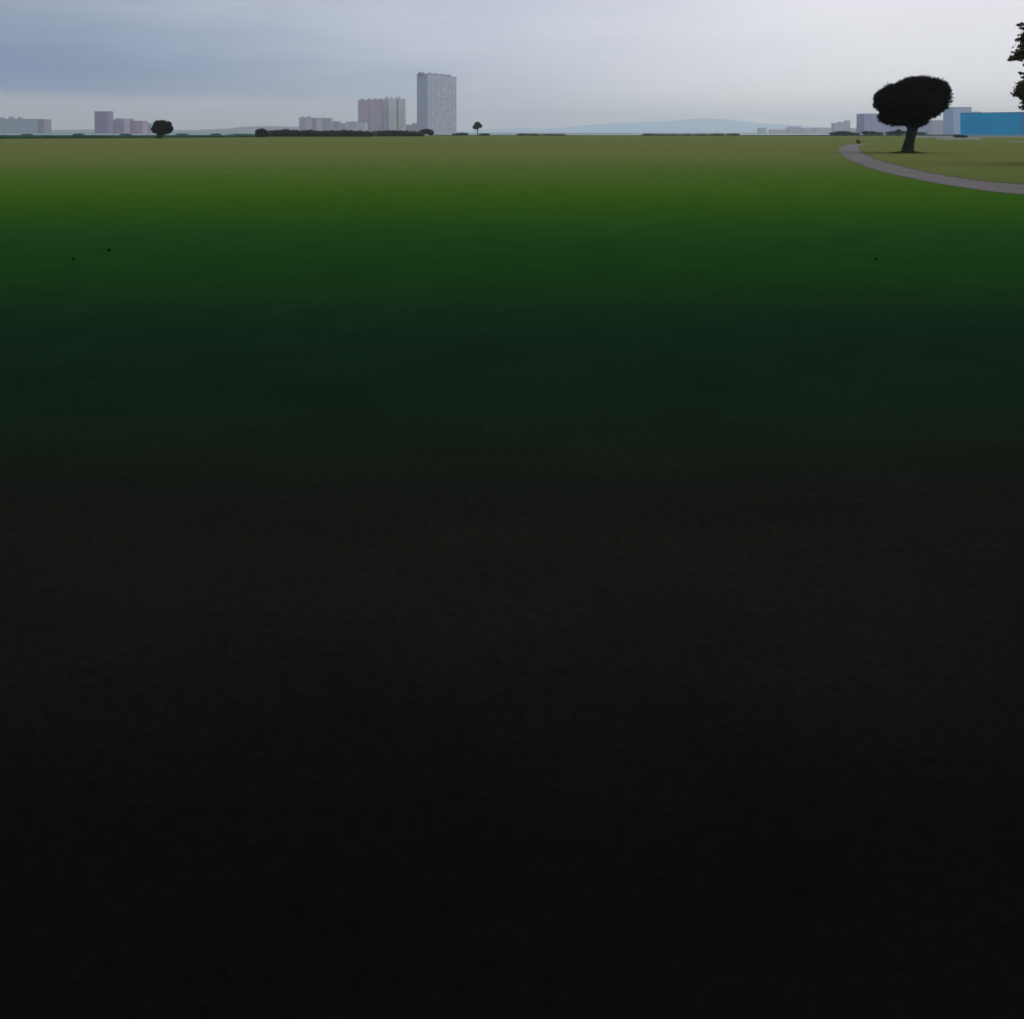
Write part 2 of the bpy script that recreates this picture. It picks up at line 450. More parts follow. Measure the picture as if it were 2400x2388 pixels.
# --- cream block
D = 1870
cr = paint('cream_green_render', (.66, .71, .69), (.58, .65, .66)); cr2 = paint('blue_lilac_render', (.44, .49, .62))
cr3 = paint('shadowed_joint', (.24, .27, .28))
b_ = bld(897, 949, D, 'pale cream block with tall chimneys beside the mauve pink block')
for a_, c_, s_, mt, dd in ((897, 911, 232.2, cr2, 2.5), (911.2, 929.8, 231.4, cr, 0), (930, 933.2, 232.6, cr3, 4), (933.4, 949, 232.6, cr, .8)):
    w_, r_ = block(b_, a_, c_, s_, D + dd, 18, mt, part='bay', roofmat=mt)
    r_.name = 'bay_roof'
    for (p, q, s2) in ((903.5, 907.6, 224.8), (913.5, 917.5, 226.2), (927.6, 929.6, 225.2), (933.8, 937, 225.6)):
        if a_ <= p < c_: roofbox(b_, r_, p, q, s2, s_, D, cr2, 3, 6, 'chimney')
for (a_, c_, s_, Dn, lab) in ((951.5, 965.5, 293.4, 1980, 'lower of two small grey houses between the cream block and the tall tower'),
                              (965.8, 979, 289.4, 2000, 'taller of two small grey houses, against the left side of the tall tower')):
    h_ = bld(a_, c_, Dn, lab, 'house', name='house')
    block(h_, a_, c_, s_, Dn, 16, bm['grey'])

# --- tall tower
side = paint('tower_side_blue_grey', (.27, .33, .45), (.25, .30, .47), amt=.5)
front = paint('tower_front_lilac', (.40, .41, .54), (.36, .43, .53), amt=.9, streak=.12)
D1, D0, D2 = 1800.0, 1803.0, 1893.0
P0 = Vector((PX(977, D0), D0, 0)); P1 = Vector((PX(1002, D1), D1, 0)); P2 = Vector((PX(1070, D2), D2, 0))
P3 = P2 + (P0 - P1)
Ht = PZ(175.5, D1)
b_ = empty('tower_block', ((P1 + P3) / 2).to_tuple()[:2] + (0,), 'tallest tower, lilac grey with a speckled window front and five roof humps', 'building')
fd = (P2 - P1).normalized(); fn = Vector((fd.y, -fd.x, 0)); W_ = (P2 - P1).length
MB().prism([tuple((P1 + fn * 0)[:2]), tuple(P2[:2]), tuple(P3[:2]), tuple(P0[:2])], 0, Ht).build('wall', front, b_)
sn = Vector((P1.y - P0.y, -(P1.x - P0.x), 0)).normalized()
sn = sn if sn.y < 0 else -sn
q0, q1 = P0 + sn * .3, P1 + sn * .3
MB().prism([tuple(q0[:2]), tuple(q1[:2]), tuple((P1 + sn * .01)[:2]), tuple((P0 + sn * .01)[:2])], 0, Ht - .5).build('side_cladding', side, b_)
rf = MB().prism([tuple((P1 - fd * .5 + fn * .5)[:2]), tuple((P2 + fd * .5 + fn * .5)[:2]), tuple((P3 + fd * .5 - fn * .5)[:2]), tuple((P0 - fd * .5 - fn * .5)[:2])], Ht + .003, Ht + 1.3).build('roof', side, b_)
hump = paint('roof_hump_grey', (.27, .28, .34))
M['tower_rib'] = paint('tower_rib', (.42, .42, .53), band=0)
for k in range(5):
    c = P1 + fd * (W_ * (-.02 + .212 * k)) - fn * (12 if k else 8) + fd * 4
    if k == 0: c = (P0 + P1) / 2 - fn * 1 - fd * 1
    MB().lump((c.x, c.y, Ht + 1.2), (8.2, 8.2, 5.6), 20 + k, .08, 16, 8, zmin=Ht + 1.2).build('roof_hump', hump, rf, smooth=True)
wm = [paint('loggia_dark', (.25, .29, .38), band=0), paint('loggia_green', (.34, .43, .48), band=0), paint('loggia_pale', (.48, .54, .63), band=0), paint('loggia_lilac', (.32, .31, .44), band=0)]
for u in (2.0, 14.5, 28.0, 52.0, 76.0, W_ - 15, W_ - 2):
    a, c = P1 + fd * (u - .9), P1 + fd * (u + .9)
    MB().prism([tuple((a + fn * .7)[:2]), tuple((c + fn * .7)[:2]), tuple((c + fn * .02)[:2]), tuple((a + fn * .02)[:2])], 0, Ht - .4).build('pilaster', M['tower_rib'], b_)
wins = []
wr = random.Random(3)
nc, nr = 15, 34
for cidx in range(nc):
    for ridx in range(nr):
        u0 = 4 + (W_ - 8) * (cidx + .15) / nc; u1 = 4 + (W_ - 8) * (cidx + .72) / nc
        z0 = 5 + (Ht - 9) * ridx / nr; z1 = z0 + (Ht - 9) / nr * .74
        wgt = [.26, .30, .22, .22] if 3 <= cidx <= 11 else [.16, .10, .16, .58]
        wins.append((u0, u1, z0, z1, wr.choices(range(4), wgt)[0]))
wr.shuffle(wins)
rest = [MB() for _ in range(4)]
for k, (u0, u1, z0, z1, q) in enumerate(wins):
    a, c = P1 + fd * u0, P1 + fd * u1
    foot = [tuple((a + fn * .22)[:2]), tuple((c + fn * .22)[:2]), tuple((c + fn * .02)[:2]), tuple((a + fn * .02)[:2])]
    if k < 100: MB().prism(foot, z0, z1).build('window', wm[q], b_)
    else: rest[q].prism(foot, z0, z1)
allw = MB(); mi = []
for q in range(4):
    i = len(allw.v); allw.v += rest[q].v; allw.f += [tuple(v + i for v in f) for f in rest[q].f]; mi += [q] * len(rest[q].f)
wo = allw.build('windows', wm[0], b_)
for q in range(1, 4): wo.data.materials.append(wm[q])
wo.data.polygons.foreach_set('material_index', mi)
wo['kind'] = 'stuff'

# --- faint blocks right of the hill
lm = {'a': paint('far_lilac_a', (.50, .49, .62)), 'b': paint('far_lilac_b', (.46, .46, .60)), 'c': paint('far_pale', (.56, .59, .62))}
far = [(1779, 1797, 300.5, 2700, 'a', 'tiny faint lilac block in front of the right slope of the hill', None),
       (1806, 1845, 304, 2900, 'b', 'low wide faint block below the right end of the hill', None),
       (1848, 1879, 298, 2650, 'b', 'faint lilac block with two bumps on its roof, right of the hill', ((1856, 1860, 295.6), (1868, 1873, 295.8))),
       (1884, 1906, 301.5, 2750, 'a', 'low faint lilac block left of the pale wide one', ((1892, 1896, 299.5),)),
       (1911, 1954, 300.3, 2500, 'c', 'pale wide low building just left of the stepped lilac block', None)]
for a_, c_, s_, Dn, q, lab, bx in far:
    h_ = bld(a_, c_, Dn, lab)
    w_, r_ = block(h_, a_, c_, s_, Dn, 20, lm[q], roofmat=lm['b'])
    for (p, q2, s2) in (bx or ()): roofbox(h_, r_, p, q2, s2, s_, Dn, lm['b'])
D = 2100
b_ = bld(1955, 1983, D, 'stepped lilac block left of the slim tower')
w_, r_ = block(b_, 1955.5, 1968, 289.6, D, 20, lm['a'], part='bay', roofmat=lm['b']); r_.name = 'bay_roof'
w_, r_ = block(b_, 1968.2, 1981.5, 287.4, D + 1, 20, lm['a'], part='bay', roofmat=lm['b']); r_.name = 'bay_roof'
roofbox(b_, r_, 1971, 1976, 285.6, 287.4, D, lm['b'])
b_ = bld(1982.5, 1993, 2150, 'slim lilac tower beside the stepped block', name='tower_block')
block(b_, 1982.6, 1992.8, 283.6, 2150, 14, lm['b'])
b_ = bld(1993, 2025, 2200, 'very low grey block between the slim tower and the blue lilac block')
w_, r_ = block(b_, 1993.5, 2024, 302, 2200, 20, lm['b'])
roofbox(b_, r_, 2009, 2018, 297.6, 302, 2200, lm['a'])

# --- blocks round the big tree
D = 1300
bl = paint('blue_lilac_wall', (.32, .34, .52), (.40, .39, .50), amt=.8); bl2 = paint('grey_lilac_wall', (.44, .42, .52)); bl3 = paint('blue_grey_wall', (.31, .36, .50))
b_ = bld(2026, 2130, D, 'blue lilac block rising left of the big tree trunk')
block(b_, 2026, 2082, 267.6, D, 30, bl, part='wall', roofmat=bl3)
_, r_ = block(b_, 2082.2, 2136, 296.5, D + 3, 24, bl3, part='low_wing', roofmat=bl2); r_.name = 'wing_roof'
D = 1330
b_ = bld(2136, 2190, D, 'low blue grey block right of the big tree trunk')
block(b_, 2136.3, 2189, 293, D, 22, bl3, roofmat=bl3)
D = 1380
b_ = bld(2187, 2234, D, 'flat grey lilac block left of the pale blue grey tower')
block(b_, 2184, 2236, 283, D, 26, bl2, roofmat=bl2)
D = 1100
tb = paint('pale_blue_grey_wall', (.38, .47, .56), (.33, .43, .53), amt=.5)
b_ = bld(2234, 2300, D, 'pale blue grey tower behind the left end of the bright blue hall', name='tower_block')
block(b_, 2234.3, 2277, 252.8, D, 26, tb, roofmat=paint('tower_parapet', (.24, .29, .34), band=0))
_, r_ = block(b_, 2277.2, 2300, 263.5, D + 4, 20, tb, part='low_wing', roofmat=tb); r_.name = 'wing_roof'

# --- bright blue hall
D = 430
m, t, b, pos = new_mat('bright_blue_cladding', .8, .05)
n1 = t.ramp(t.noise(pos, .22, 5, .6, stretch=(.4, 1, 1)), .3, .7)
n2 = t.ramp(t.noise(pos, .5, 4, .65), .35, .7)
c = t.mix(n1, (.0, .41, .82), (.004, .49, .90)); c = t.mix(t.m('MULTIPLY', n2, .12), c, (.02, .56, .92))
t.put(b.inputs['Base Color'], c)
seam = t.m('LESS_THAN', t.m('FRACT', t.m('DIVIDE', t.xyz(pos)[0], 1.2)), .12)
bp = t.node('ShaderNodeBump'); bp.inputs['Strength'].default_value = .4; bp.inputs['Distance'].default_value = .06
t.l.new(seam, bp.inputs['Height']); t.l.new(bp.outputs[0], b.inputs['Normal'])
b_ = bld(2251, 2399, D, 'bright blue windowless hall at the right edge', name='hall')
A0 = Vector((PX(2250.6, D), D, 0)); A1 = Vector((PX(2398.2, 411), 411, 0))
ha = (A1 - A0).normalized(); hb = Vector((-ha.y, ha.x, 0)); HZ = PZ(266.3, D)
def hfoot(a, c, f, k):      # footprint from a to c along the front, f in front of it, k deep
    return [tuple(v[:2]) for v in (A0 + ha * a - hb * f, A0 + ha * c - hb * f, A0 + ha * c + hb * k, A0 + ha * a + hb * k)]
HL = (A1 - A0).length
MB().prism(hfoot(0, HL, 0, 24), .7, HZ).build('wall', m, b_)
MB().prism(hfoot(-.08, HL + .08, .08, 24.08), 0, .7).build('plinth', paint('hall_plinth', (.30, .52, .66), band=0), b_)
MB().prism(hfoot(-.1, HL + .1, .1, 24.1), HZ + .003, HZ + .35).build('roof', paint('hall_roof_edge', (.0, .20, .46), band=0), b_)
MB().prism(hfoot(HL + .085, HL + .6, .25, .4), 0, HZ).build('grey_end_strip', paint('end_strip_grey', (.25, .28, .32), band=0), b_)  # thin grey upright strip at the right end of the front

# ---------------------------------------------------------------- vegetation
def ell(sx, sy, rx, ry, D, ry_m=None, dy=0.0):
    """ellipsoid from photo pixels at distance D"""
    X, Z = PX(sx, D), PZ(sy, D)
    a, c = rx * D / FP, ry * D / FP
    return ((X, D + dy, Z), (a, ry_m or a, c))

def crown_mesh(ells, nleaf, size, mat, parent, seed, core=.9, zmin=None, name='crown', slim=.45, spread=(.84, 1.06), outward=.55, rough=.18, tuft=0.0):
    mb = MB()
    for k, (c, r) in enumerate(ells):
        mb.lump(c, tuple(v * core for v in r), seed + k * .7, rough, 20, 12, zmin)
    mb.leaves(ells, nleaf, size, random.Random(seed), spread, zmin, slim, outward, tuft)
    return mb.build(name, mat, parent)

# the big tree by the path (zoomed photo crop: x = 2020 + X/8.05, y = 160 + Y/8.05)
D = PD(358.5)
def zt(X, Y, rx, ry, dy=0, ry_m=None): return ell(2020 + X / 8.05, 160 + Y / 8.05, rx / 8.05, ry / 8.05, D, ry_m, dy)
bt = empty('tree', (PX(2126, D), D, 0), 'big black mushroom shaped tree on a thick leaning trunk beside the path', 'tree')
E = [zt(1120, 558, 505, 415), zt(690, 580, 410, 298), zt(725, 915, 375, 172, .3), zt(400, 700, 212, 112, -.4), zt(365, 560, 115, 120, .2), zt(1010, 960, 240, 160), zt(1350, 690, 260, 205, .3), zt(1120, 395, 330, 252, .8), zt(830, 450, 280, 232, -.3), zt(1300, 420, 240, 190, -1), zt(900, 620, 400, 330, 2.2), zt(900, 620, 400, 330, -2.0)]
crown_mesh(E, 30000, .18, M['big_leaf'], bt, 11, core=.93, slim=.3, spread=(.86, 1.02), outward=.6, rough=.06, tuft=.12)
def zp(X, Y, dy=0): return (PX(2020 + X / 8.05, D), D + dy, PZ(160 + Y / 8.05, D))
k_ = D / FP / 8.05
tr = MB().tube([zp(860, 1615), zp(868, 1570), zp(884, 1480), zp(912, 1340), zp(940, 1210), zp(962, 1110), zp(985, 1000), zp(1000, 850)], [142 * k_, 116 * k_, 98 * k_, 85 * k_, 84 * k_, 97 * k_, 118 * k_, 100 * k_], 18)
for (X, Y, X2, Y2, r0, r1, dy) in ((940, 1130, 620, 800, 60, 25, .4), (990, 1080, 1280, 760, 60, 25, -.5), (980, 1050, 1080, 560, 55, 22, .8), (965, 1080, 780, 900, 45, 20, -1.0)):
    tr.tube([zp(X, Y), zp((X + X2) / 2 + 15, (Y + Y2) / 2 + 20, dy * .5), zp(X2, Y2, dy)], [r0 * k_, (r0 + r1) / 2 * k_, r1 * k_], 8)
tr.build('trunk', M['bark_grey'], bt, smooth=True)
# dark blades added round its foot to stand in for the contact shadow
gt = MB(); gr = random.Random(5)
for _ in range(2600):
    a = gr.uniform(0, 2 * math.pi); q = abs(gr.gauss(0, 1))
    r = .42 + .34 * q
    x = PX(2127, D) + math.cos(a) * r * 1.35; y = D + math.sin(a) * r
    h = gr.uniform(.05, .20) * math.exp(-q * .6); w_ = gr.uniform(.008, .02); th = gr.uniform(0, math.pi)
    lx, ly = gr.gauss(0, .05), gr.gauss(0, .05)
    gt.quad((x - w_ * math.cos(th), y - w_ * math.sin(th), 0), (x + w_ * math.cos(th), y + w_ * math.sin(th), 0), (x + lx, y + ly, h))
m = foliage('contact_shade_grass', (.02, .05, .012), (.04, .075, .02), 2.0)
tag(gt.build('grass', m), 'dark grass blades round the foot of the big tree, standing in for its contact shadow', 'grass', kind='stuff')

# small round tree on the left
D = PD(325)
rt = empty('tree', (PX(374, D), D, 0), 'small black round tree with a flat underside, alone on the left', 'tree')
def zr(X, Y, rx, ry, dy=0): return ell(200 + X / 8.78, 240 + Y / 8.78, rx / 8.78, ry / 8.78, D, None, dy)
E = [zr(1580, 552, 200, 106), zr(1478, 450, 62, 68), zr(1562, 434, 58, 66, .4), zr(1640, 442, 54, 64, -.3), zr(1708, 458, 54, 62, .2), zr(1735, 545, 62, 66), zr(1425, 550, 60, 66, .3), zr(1585, 520, 150, 100, 1.2), zr(1585, 520, 150, 100, -1.2)]
crown_mesh(E, 5200, .42, M['round_leaf'], rt, 23, core=.94, slim=.6, spread=(.88, 1.03), rough=.08, zmin=PZ(240 + 668 / 8.78, D))
kk = D / FP / 8.78
def zq(X, Y): return (PX(200 + X / 8.78, D), D, PZ(240 + Y / 8.78, D))
MB().tube([zq(1522, 742), zq(1524, 720), zq(1528, 690), zq(1535, 640), zq(1545, 590)], [62 * kk, 50 * kk, 48 * kk, 54 * kk, 50 * kk], 12).build('trunk', M['bark_dark'], rt, smooth=True)

# slender little tree in the middle distance
D = PD(317.5)
st = empty('tree', (PX(1119, D), D, 0), 'tiny tree with a diamond shaped crown on a thin stem, right of the tallest tower', 'tree')
E = [ell(1119, 293.5, 7.6, 6.2, D), ell(1113.5, 298, 5.2, 4.2, D), ell(1125, 295.5, 4.8, 3.6, D), ell(1119, 289.5, 4, 3.6, D), ell(1118, 300.5, 3.4, 3, D)]
crown_mesh(E, 2200, .55, foliage('brown_black_leaves', (.02, .016, .018), (.035, .028, .028), .4), st, 31, core=.85, slim=.6)
MB().tube([(PX(1119.5, D), D, 0), (PX(1119.2, D), D, PZ(308, D)), (PX(1118.8, D), D, PZ(301, D)), (PX(1118.8, D), D, PZ(294, D))], [.32, .26, .3, .2], 8).build('trunk', M['bark_pale'], st, smooth=True)

# dark little tree beside the right-hand thicket
D = PD(319.5)
lt = empty('tree', (PX(2106, D), D, 0), 'tiny dark green tree in front of the thicket, left of the big trunk', 'tree')
E = [ell(2106.5, 307.5, 5, 4.3, D), ell(2103, 310, 3.5, 3, D), ell(2109.5, 311, 4.5, 3.2, D)]
crown_mesh(E, 1200, .4, M['hedge_dark'], lt, 33, core=.9, slim=.6)
MB().tube([(PX(2105.5, D), D, 0), (PX(2105.8, D), D, PZ(315, D)), (PX(2106, D), D, PZ(309, D))], [.28, .22, .16], 8).build('trunk', M['bark_dark'], lt, smooth=True)

# tall conifer cut off by the right edge: tiers of drooping boughs
D = 45.0
tx = PX(2400 + 98, D)
cf = empty('tree', (tx, D, 0), 'tall brown black conifer with ragged tiers, cut off by the right edge', 'tree')
MB().tube([(tx, D, 0), (tx + .05, D, 4), (tx - .05, D, 9), (tx, D, 14), (tx, D, 16.2)], [.34, .28, .2, .12, .03], 12).build('trunk', M['bark_brown'], cf, smooth=True)
cm = MB(); cr_ = random.Random(9)
def bough(p0, tip, r0, n, seed, droop=.15):
    """one ragged bough: woody spine plus sprays of needle clumps"""
    p0, tip = Vector(p0), Vector(tip); rg = random.Random(seed)
    mid = (p0 + tip) / 2 + Vector((0, 0, droop))
    cm.tube([p0, mid, tip], [.05, .035, .012], 5)
    for _ in range(n):
        u = rg.random() ** .8
        p = p0.lerp(mid, u * 2) if u < .5 else mid.lerp(tip, u * 2 - 1)
        rad = r0 * (1 - u) ** .8 + .03
        q = p + Vector((rg.gauss(0, 1) * rad * .6, rg.gauss(0, 1) * rad * .8, rg.gauss(0, 1) * rad * .55))
        dv = ((tip - p0).normalized() * .8 + Vector((rg.gauss(0, .5), rg.gauss(0, .5), rg.gauss(0, .5)))).normalized()
        sd = dv.cross(Vector((rg.gauss(0, 1), rg.gauss(0, 1), rg.gauss(0, 1)))).normalized()
        L = rg.uniform(.10, .24); W = L * .34
        i = len(cm.v)
        cm.v += [tuple(q - dv * L * .5), tuple(q + sd * W), tuple(q + dv * L * .6), tuple(q - sd * W)]
        cm.f.append((i, i + 1, i + 2, i + 3))
def cz(X, Y): return (PX(2330 + X / 6.86, D), PZ(Y / 6.86, D))
# left-hand boughs as they show against the sky: (tip X, tip Y, root Y, thickness m)
tips = [(470, 300, 250, .20), (320, 408, 390, .13), (375, 488, 440, .16), (395, 625, 580, .20), (365, 790, 640, .30), (300, 880, 690, .42), (278, 950, 760, .42), (330, 930, 820, .30), (455, 1045, 1010, .07),
        (405, 1175, 1290, .06), (338, 1255, 1300, .06), (318, 1388, 1390, .08), (400, 1340, 1330, .34), (305, 1490, 1430, .34), (320, 1530, 1470, .30), (390, 1590, 1480, .36), (385, 1710, 1690, .20), (455, 1790, 1740, .22), (440, 1640, 1600, .25)]
for k, (X, Y, Yr, r0) in enumerate(tips):
    x, z = cz(X + 38, Y); _, zr_ = cz(0, Yr)
    bough((tx, D, zr_), (x, D + cr_.uniform(-.5, .5), z), r0 * .9, int(130 + r0 * 1500), 40 + k, .10)
z = 1.8
while z < 16:
    rr_ = 2.2 * (1 - z / 18) + .3
    if abs(z - 9.4) < .5: rr_ *= .6
    for q in range(7):
        a = cr_.uniform(-1.9, 1.9)          # away from the bare left side already placed
        L = rr_ * cr_.uniform(.7, 1.15)
        bough((tx, D, z + .4), (tx + math.cos(a) * L, D + math.sin(a) * L, z - .25 + cr_.uniform(-.2, .2)), .34, 120, int(z * 100) + q)
    for q in range(5):                      # inner boughs all round
        a = cr_.uniform(0, 6.28); L = min(rr_, 1.5) * cr_.uniform(.5, .9)
        bough((tx, D, z + .2), (tx + math.cos(a) * L, D + math.sin(a) * L, z - .1), .30, 70, int(z * 100) + 50 + q)
    z += .55
tiers = []
for row, rad, th in ((62, 98, 5), (78, 98, 6), (92, 102, 8), (106, 106, 10), (120, 113, 9), (130, 116, 5), (150, 90, 6), (170, 88, 8), (196, 106, 10), (208, 111, 9), (218, 114, 7), (228, 107, 7), (240, 97, 7), (252, 99, 6)):
    k5 = D / FP
    tiers.append(((tx, D, PZ(row, D)), (rad * k5, rad * k5 * .8, th * k5 * 1.35)))
for k, (c, r) in enumerate(tiers): cm.lump(c, (r[0] * .95, r[1] * .95, r[2] * .95), 3 + k, .14, 30, 8)
cm.leaves(tiers, 9000, .2, random.Random(15), (.88, 1.0), None, .35, .6)
cm.build('crown', M['conifer'], cf)

# small olive bush where the path turns away
D = PD(337)
bb = MB(); E = [ell(2012, 332.4, 3.6, 4.2, D), ell(2009.6, 330.4, 2.4, 2.8, D), ell(2014.5, 334.2, 2.2, 2.4, D)]
for k, (c, r) in enumerate(E): bb.lump(c, tuple(v * .8 for v in r), 60 + k)
bb.leaves(E, 900, .10, random.Random(61), (.7, 1.25), .0, .5, .6)
bb.v = [(v[0], v[1], max(v[2], 0.0)) for v in bb.v]
tag(bb.build('bush', M['bush_olive']), 'small olive bush on the grass where the grey path bends', 'bush')

# hedges and bushes along the far side of the field
def hedge_mesh(pts, size, nper, seed, rough=.25, step=1.0):
    """pts: (x, y, height, half width); a run of uneven leafy clumps"""
    mb = MB(); rg = random.Random(seed); ells = []
    for k in range(len(pts) - 1):
        (xa, ya, ha, wa), (xb, yb, hb, wb) = pts[k], pts[k + 1]
        L = math.hypot(xb - xa, yb - ya); n = max(1, int(L / (step * (ha + hb) / 2)))
        for q in range(n):
            u = (q + .5) / n
            h = (ha + (hb - ha) * u) * rg.uniform(.90, 1.06); w_ = wa + (wb - wa) * u
            rx = L / n * .85
            ells.append(((xa + (xb - xa) * u, ya + (yb - ya) * u + rg.uniform(-.2, .2) * w_, h * .42), (rx, w_ * rg.uniform(.85, 1.1), h * .58)))
    for k, (c, r) in enumerate(ells):
        mb.lump(c, tuple(v * .93 for v in r), seed + k * .31, rough, 12, 8, zmin=0.0)
    mb.leaves(ells, nper * len(ells), size, rg, (.86, 1.06), .02, .6, .5)
    return mb
def px_pts(rows, D, w):   # (column, top row) -> hedge points at distance D
    return [(PX(x, D if not isinstance(D, list) else D[i]), (D if not isinstance(D, list) else D[i]), max(PZ(y, D if not isinstance(D, list) else D[i]), .12), w) for i, (x, y) in enumerate(rows)]

# left clipped hedge running obliquely away
rows = [(-120, 316), (0, 316), (150, 316.2), (300, 316.4), (450, 316), (600, 315.4)]
Ds = [PD(y) for y in (325.6, 325, 324.2, 323.4, 322.4, 321.3)]
h = hedge_mesh(px_pts(rows, Ds, .9), .34, 40, 71, .10, 2.0).build('hedge', M['hedge_green'])
tag(h, 'long low green hedge along the left edge of the field', 'hedge')
# dark thicket in the middle left
D = PD(320.5)
h = hedge_mesh(px_pts([(612, 306), (640, 304.8), (680, 302.8), (720, 304.0), (770, 305.5), (800, 304.0), (815, 303), (830, 304.6), (868, 306)], D, 2.2), .5, 130, 72, .22, .9).build('hedge', M['hedge_dark'])
tag(h, 'long dark rounded hedge below the five bay block', 'hedge')
D = PD(319.8)
h = hedge_mesh(px_pts([(878, 306), (900, 304.5), (930, 304.6), (960, 306), (990, 308)], D, 2.0), .5, 120, 73, .22, .9).build('hedge', M['hedge_dark'])
tag(h, 'shorter dark green hedge below the cream block', 'hedge')
def bush(name, ells, size, n, mat, label, cat='bush', group=None, seed=1, core=.9):
    mb = MB()
    for k, (c, r) in enumerate(ells): mb.lump(c, tuple(v * core for v in r), seed + k, .2, 14, 9, zmin=0.0)
    mb.leaves(ells, n, size, random.Random(seed), (.85, 1.08), .02, .6, .5)
    return tag(mb.build(name, mat), label, cat, group)
D = PD(322)
bush('bush', [ell(613, 308, 12, 6.4, D), ell(606, 312.5, 8, 9, D), ell(617, 314, 8, 8, D)], .4, 900, M['hedge_dark'], 'round dark bush closing the left end of the long dark hedge', seed=81)
D = PD(319.4)
bush('bush', [ell(1000, 308.3, 15, 5.6, D), ell(990, 311, 8, 6, D), ell(1010, 312, 7, 5, D)], .5, 900, M['hedge_dark'], 'flat topped dark bush at the foot of the tallest tower', seed=82)
D = PD(320.2)
bush('bush', [ell(876, 312, 5, 4.5, D), ell(881, 314.5, 3.4, 5, D)], .4, 400, M['bush_pale'], 'pale olive bush in the gap between the two dark hedges', seed=83)

# navy bushes showing over the left hedge
NB = [(61, 12.5, 314.6, 'navy bush over the hedge below the blue grey block'), (182, 13, 314.0, 'navy bush over the hedge just left of the purple tower'), (293, 14, 314.2, 'navy bush over the hedge below the lilac block'),
      (425, 15, 314.0, 'navy bush over the hedge just right of the small round tree'), (505, 12, 313.8, 'navy bush over the hedge midway between round tree and dark hedge'), (567, 33, 314.2, 'widest navy bush, stretching up to the dark hedge')]
for k, (x, r, y, lab) in enumerate(NB):
    Dn = 430.0
    zt_ = PZ(y - .4, Dn)
    e = [((PX(x + dx * r, Dn), Dn + 1, zt_ * .42), (r * .62 * Dn / FP, 1.6, zt_ * .58 * f)) for dx, f in ((-.45, .94), (.4, 1.0), (0, .98))]
    bush('bush', e, .45, 300, M['bush_navy'], lab, group='navy bushes behind the left hedge', seed=90 + k)

# low scrub on the far edge, centre and right
D = PD(317.6)
h = hedge_mesh(px_pts([(1020, 315.9), (1100, 316.4), (1220, 316.6), (1320, 316.4), (1420, 317), (1500, 317), (1600, 316.8), (1740, 316.6)], D, 1.2), .35, 24, 101, .3, 3.0).build('hedge', M['bush_teal'])
tag(h, 'thin dark green scrub line along the middle of the far field edge', 'hedge')
D = PD(318.4)
h = hedge_mesh(px_pts([(1740, 317), (1880, 316), (1950, 315.6), (2030, 315.5), (2130, 315.2)], D, 1.2), .35, 24, 102, .3, 3.0).build('hedge', M['bush_teal'])
tag(h, 'thin dark green scrub line below the faint lilac blocks', 'hedge')
SB = [([(1083, 314.3, 14, 3.2), (1070, 315.5, 10, 2)], 'bush_teal', 'low teal bush right of the foot of the tallest tower'),
      ([(1137, 315.3, 10, 2.2), (1128, 316, 6, 1.6)], 'bush_teal', 'low teal bush at the foot of the tiny diamond crowned tree'),
      ([(1225, 315.6, 14, 2.0), (1250, 316, 18, 1.7)], 'bush_teal', 'low bush at the left foot of the light blue hill'),
      ([(1290, 316, 22, 1.5), (1312, 316.2, 14, 1.4)], 'bush_teal', 'low flat bush under the left shoulder of the light blue hill'),
      ([(1520, 315.8, 16, 1.9), (1548, 316, 18, 1.7), (1578, 316.2, 18, 1.5)], 'bush_teal', 'long low bush under the left half of the hill top'),
      ([(1610, 316.1, 18, 1.6), (1645, 316, 20, 1.7)], 'bush_teal', 'long low bush under the hill top'),
      ([(1680, 315.8, 18, 1.9), (1717, 315.6, 16, 2.2)], 'bush_teal', 'long low bush under the right side of the hill top'),
      ([(1975, 311.5, 22, 4.2), (1958, 313, 16, 3), (1998, 313.5, 18, 2.6)], 'bush_teal', 'mound shaped dark bush below the stepped lilac block'),
      ([(2030, 311.4, 9, 4.2), (2044, 311.8, 10, 4), (2060, 313, 10, 2.8)], 'bush_teal', 'boxy dark bush below the blue lilac block'),
      ([(2098, 311, 16, 4.4), (2084, 312.5, 9, 3.4), (2118, 311, 14, 4.2), (2150, 312.5, 22, 3)], 'bush_teal', 'wide dark thicket behind the big tree trunk')]
for k, (es, mt, lab) in enumerate(SB):
    Dn = PD(318.6) if k < 7 else PD(319.4)
    bush('bush', [ell(x, y, rx, ry, Dn, 2.0) for x, y, rx, ry in es], .4, 350 * len(es), M[mt], lab, seed=110 + k)
D = PD(318.2)
h = hedge_mesh(px_pts([(2150, 314.2), (2200, 314.6), (2260, 315), (2320, 315), (2420, 314)], D, 1.3), .4, 40, 130, .2, 2.0).build('hedge', M['bush_teal'])
tag(h, 'low dark hedge running along the foot of the bright blue hall', 'hedge')
for k, (x, r, y, lab) in enumerate(((2265, 5, 313.4, 'leftmost small round bush in front of the blue hall'), (2289, 5, 313.2, 'second small round bush from the left before the blue hall'), (2329, 4.5, 314, 'small round bush below the middle of the blue hall'), (2372, 10, 314.4, 'wide flat bush below the right part of the blue hall'))):
    Dn = PD(318.6)
    bush('bush', [ell(x, y, r, 2.4, Dn, 1.2), ell(x + r * .5, y + 1, r * .8, 2.4, Dn, 1.1)], .35, 300, M['bush_teal'], lab, group='bushes before the blue hall', seed=140 + k)
D = PD(323)
bush('bush', [ell(2246, 319, 10, 3, D, 1.2), ell(2257, 319.6, 9, 2.6, D, 1.2)], .3, 600, M['hedge_dark'], 'dark low bush standing between the two pale concrete walls', seed=150)

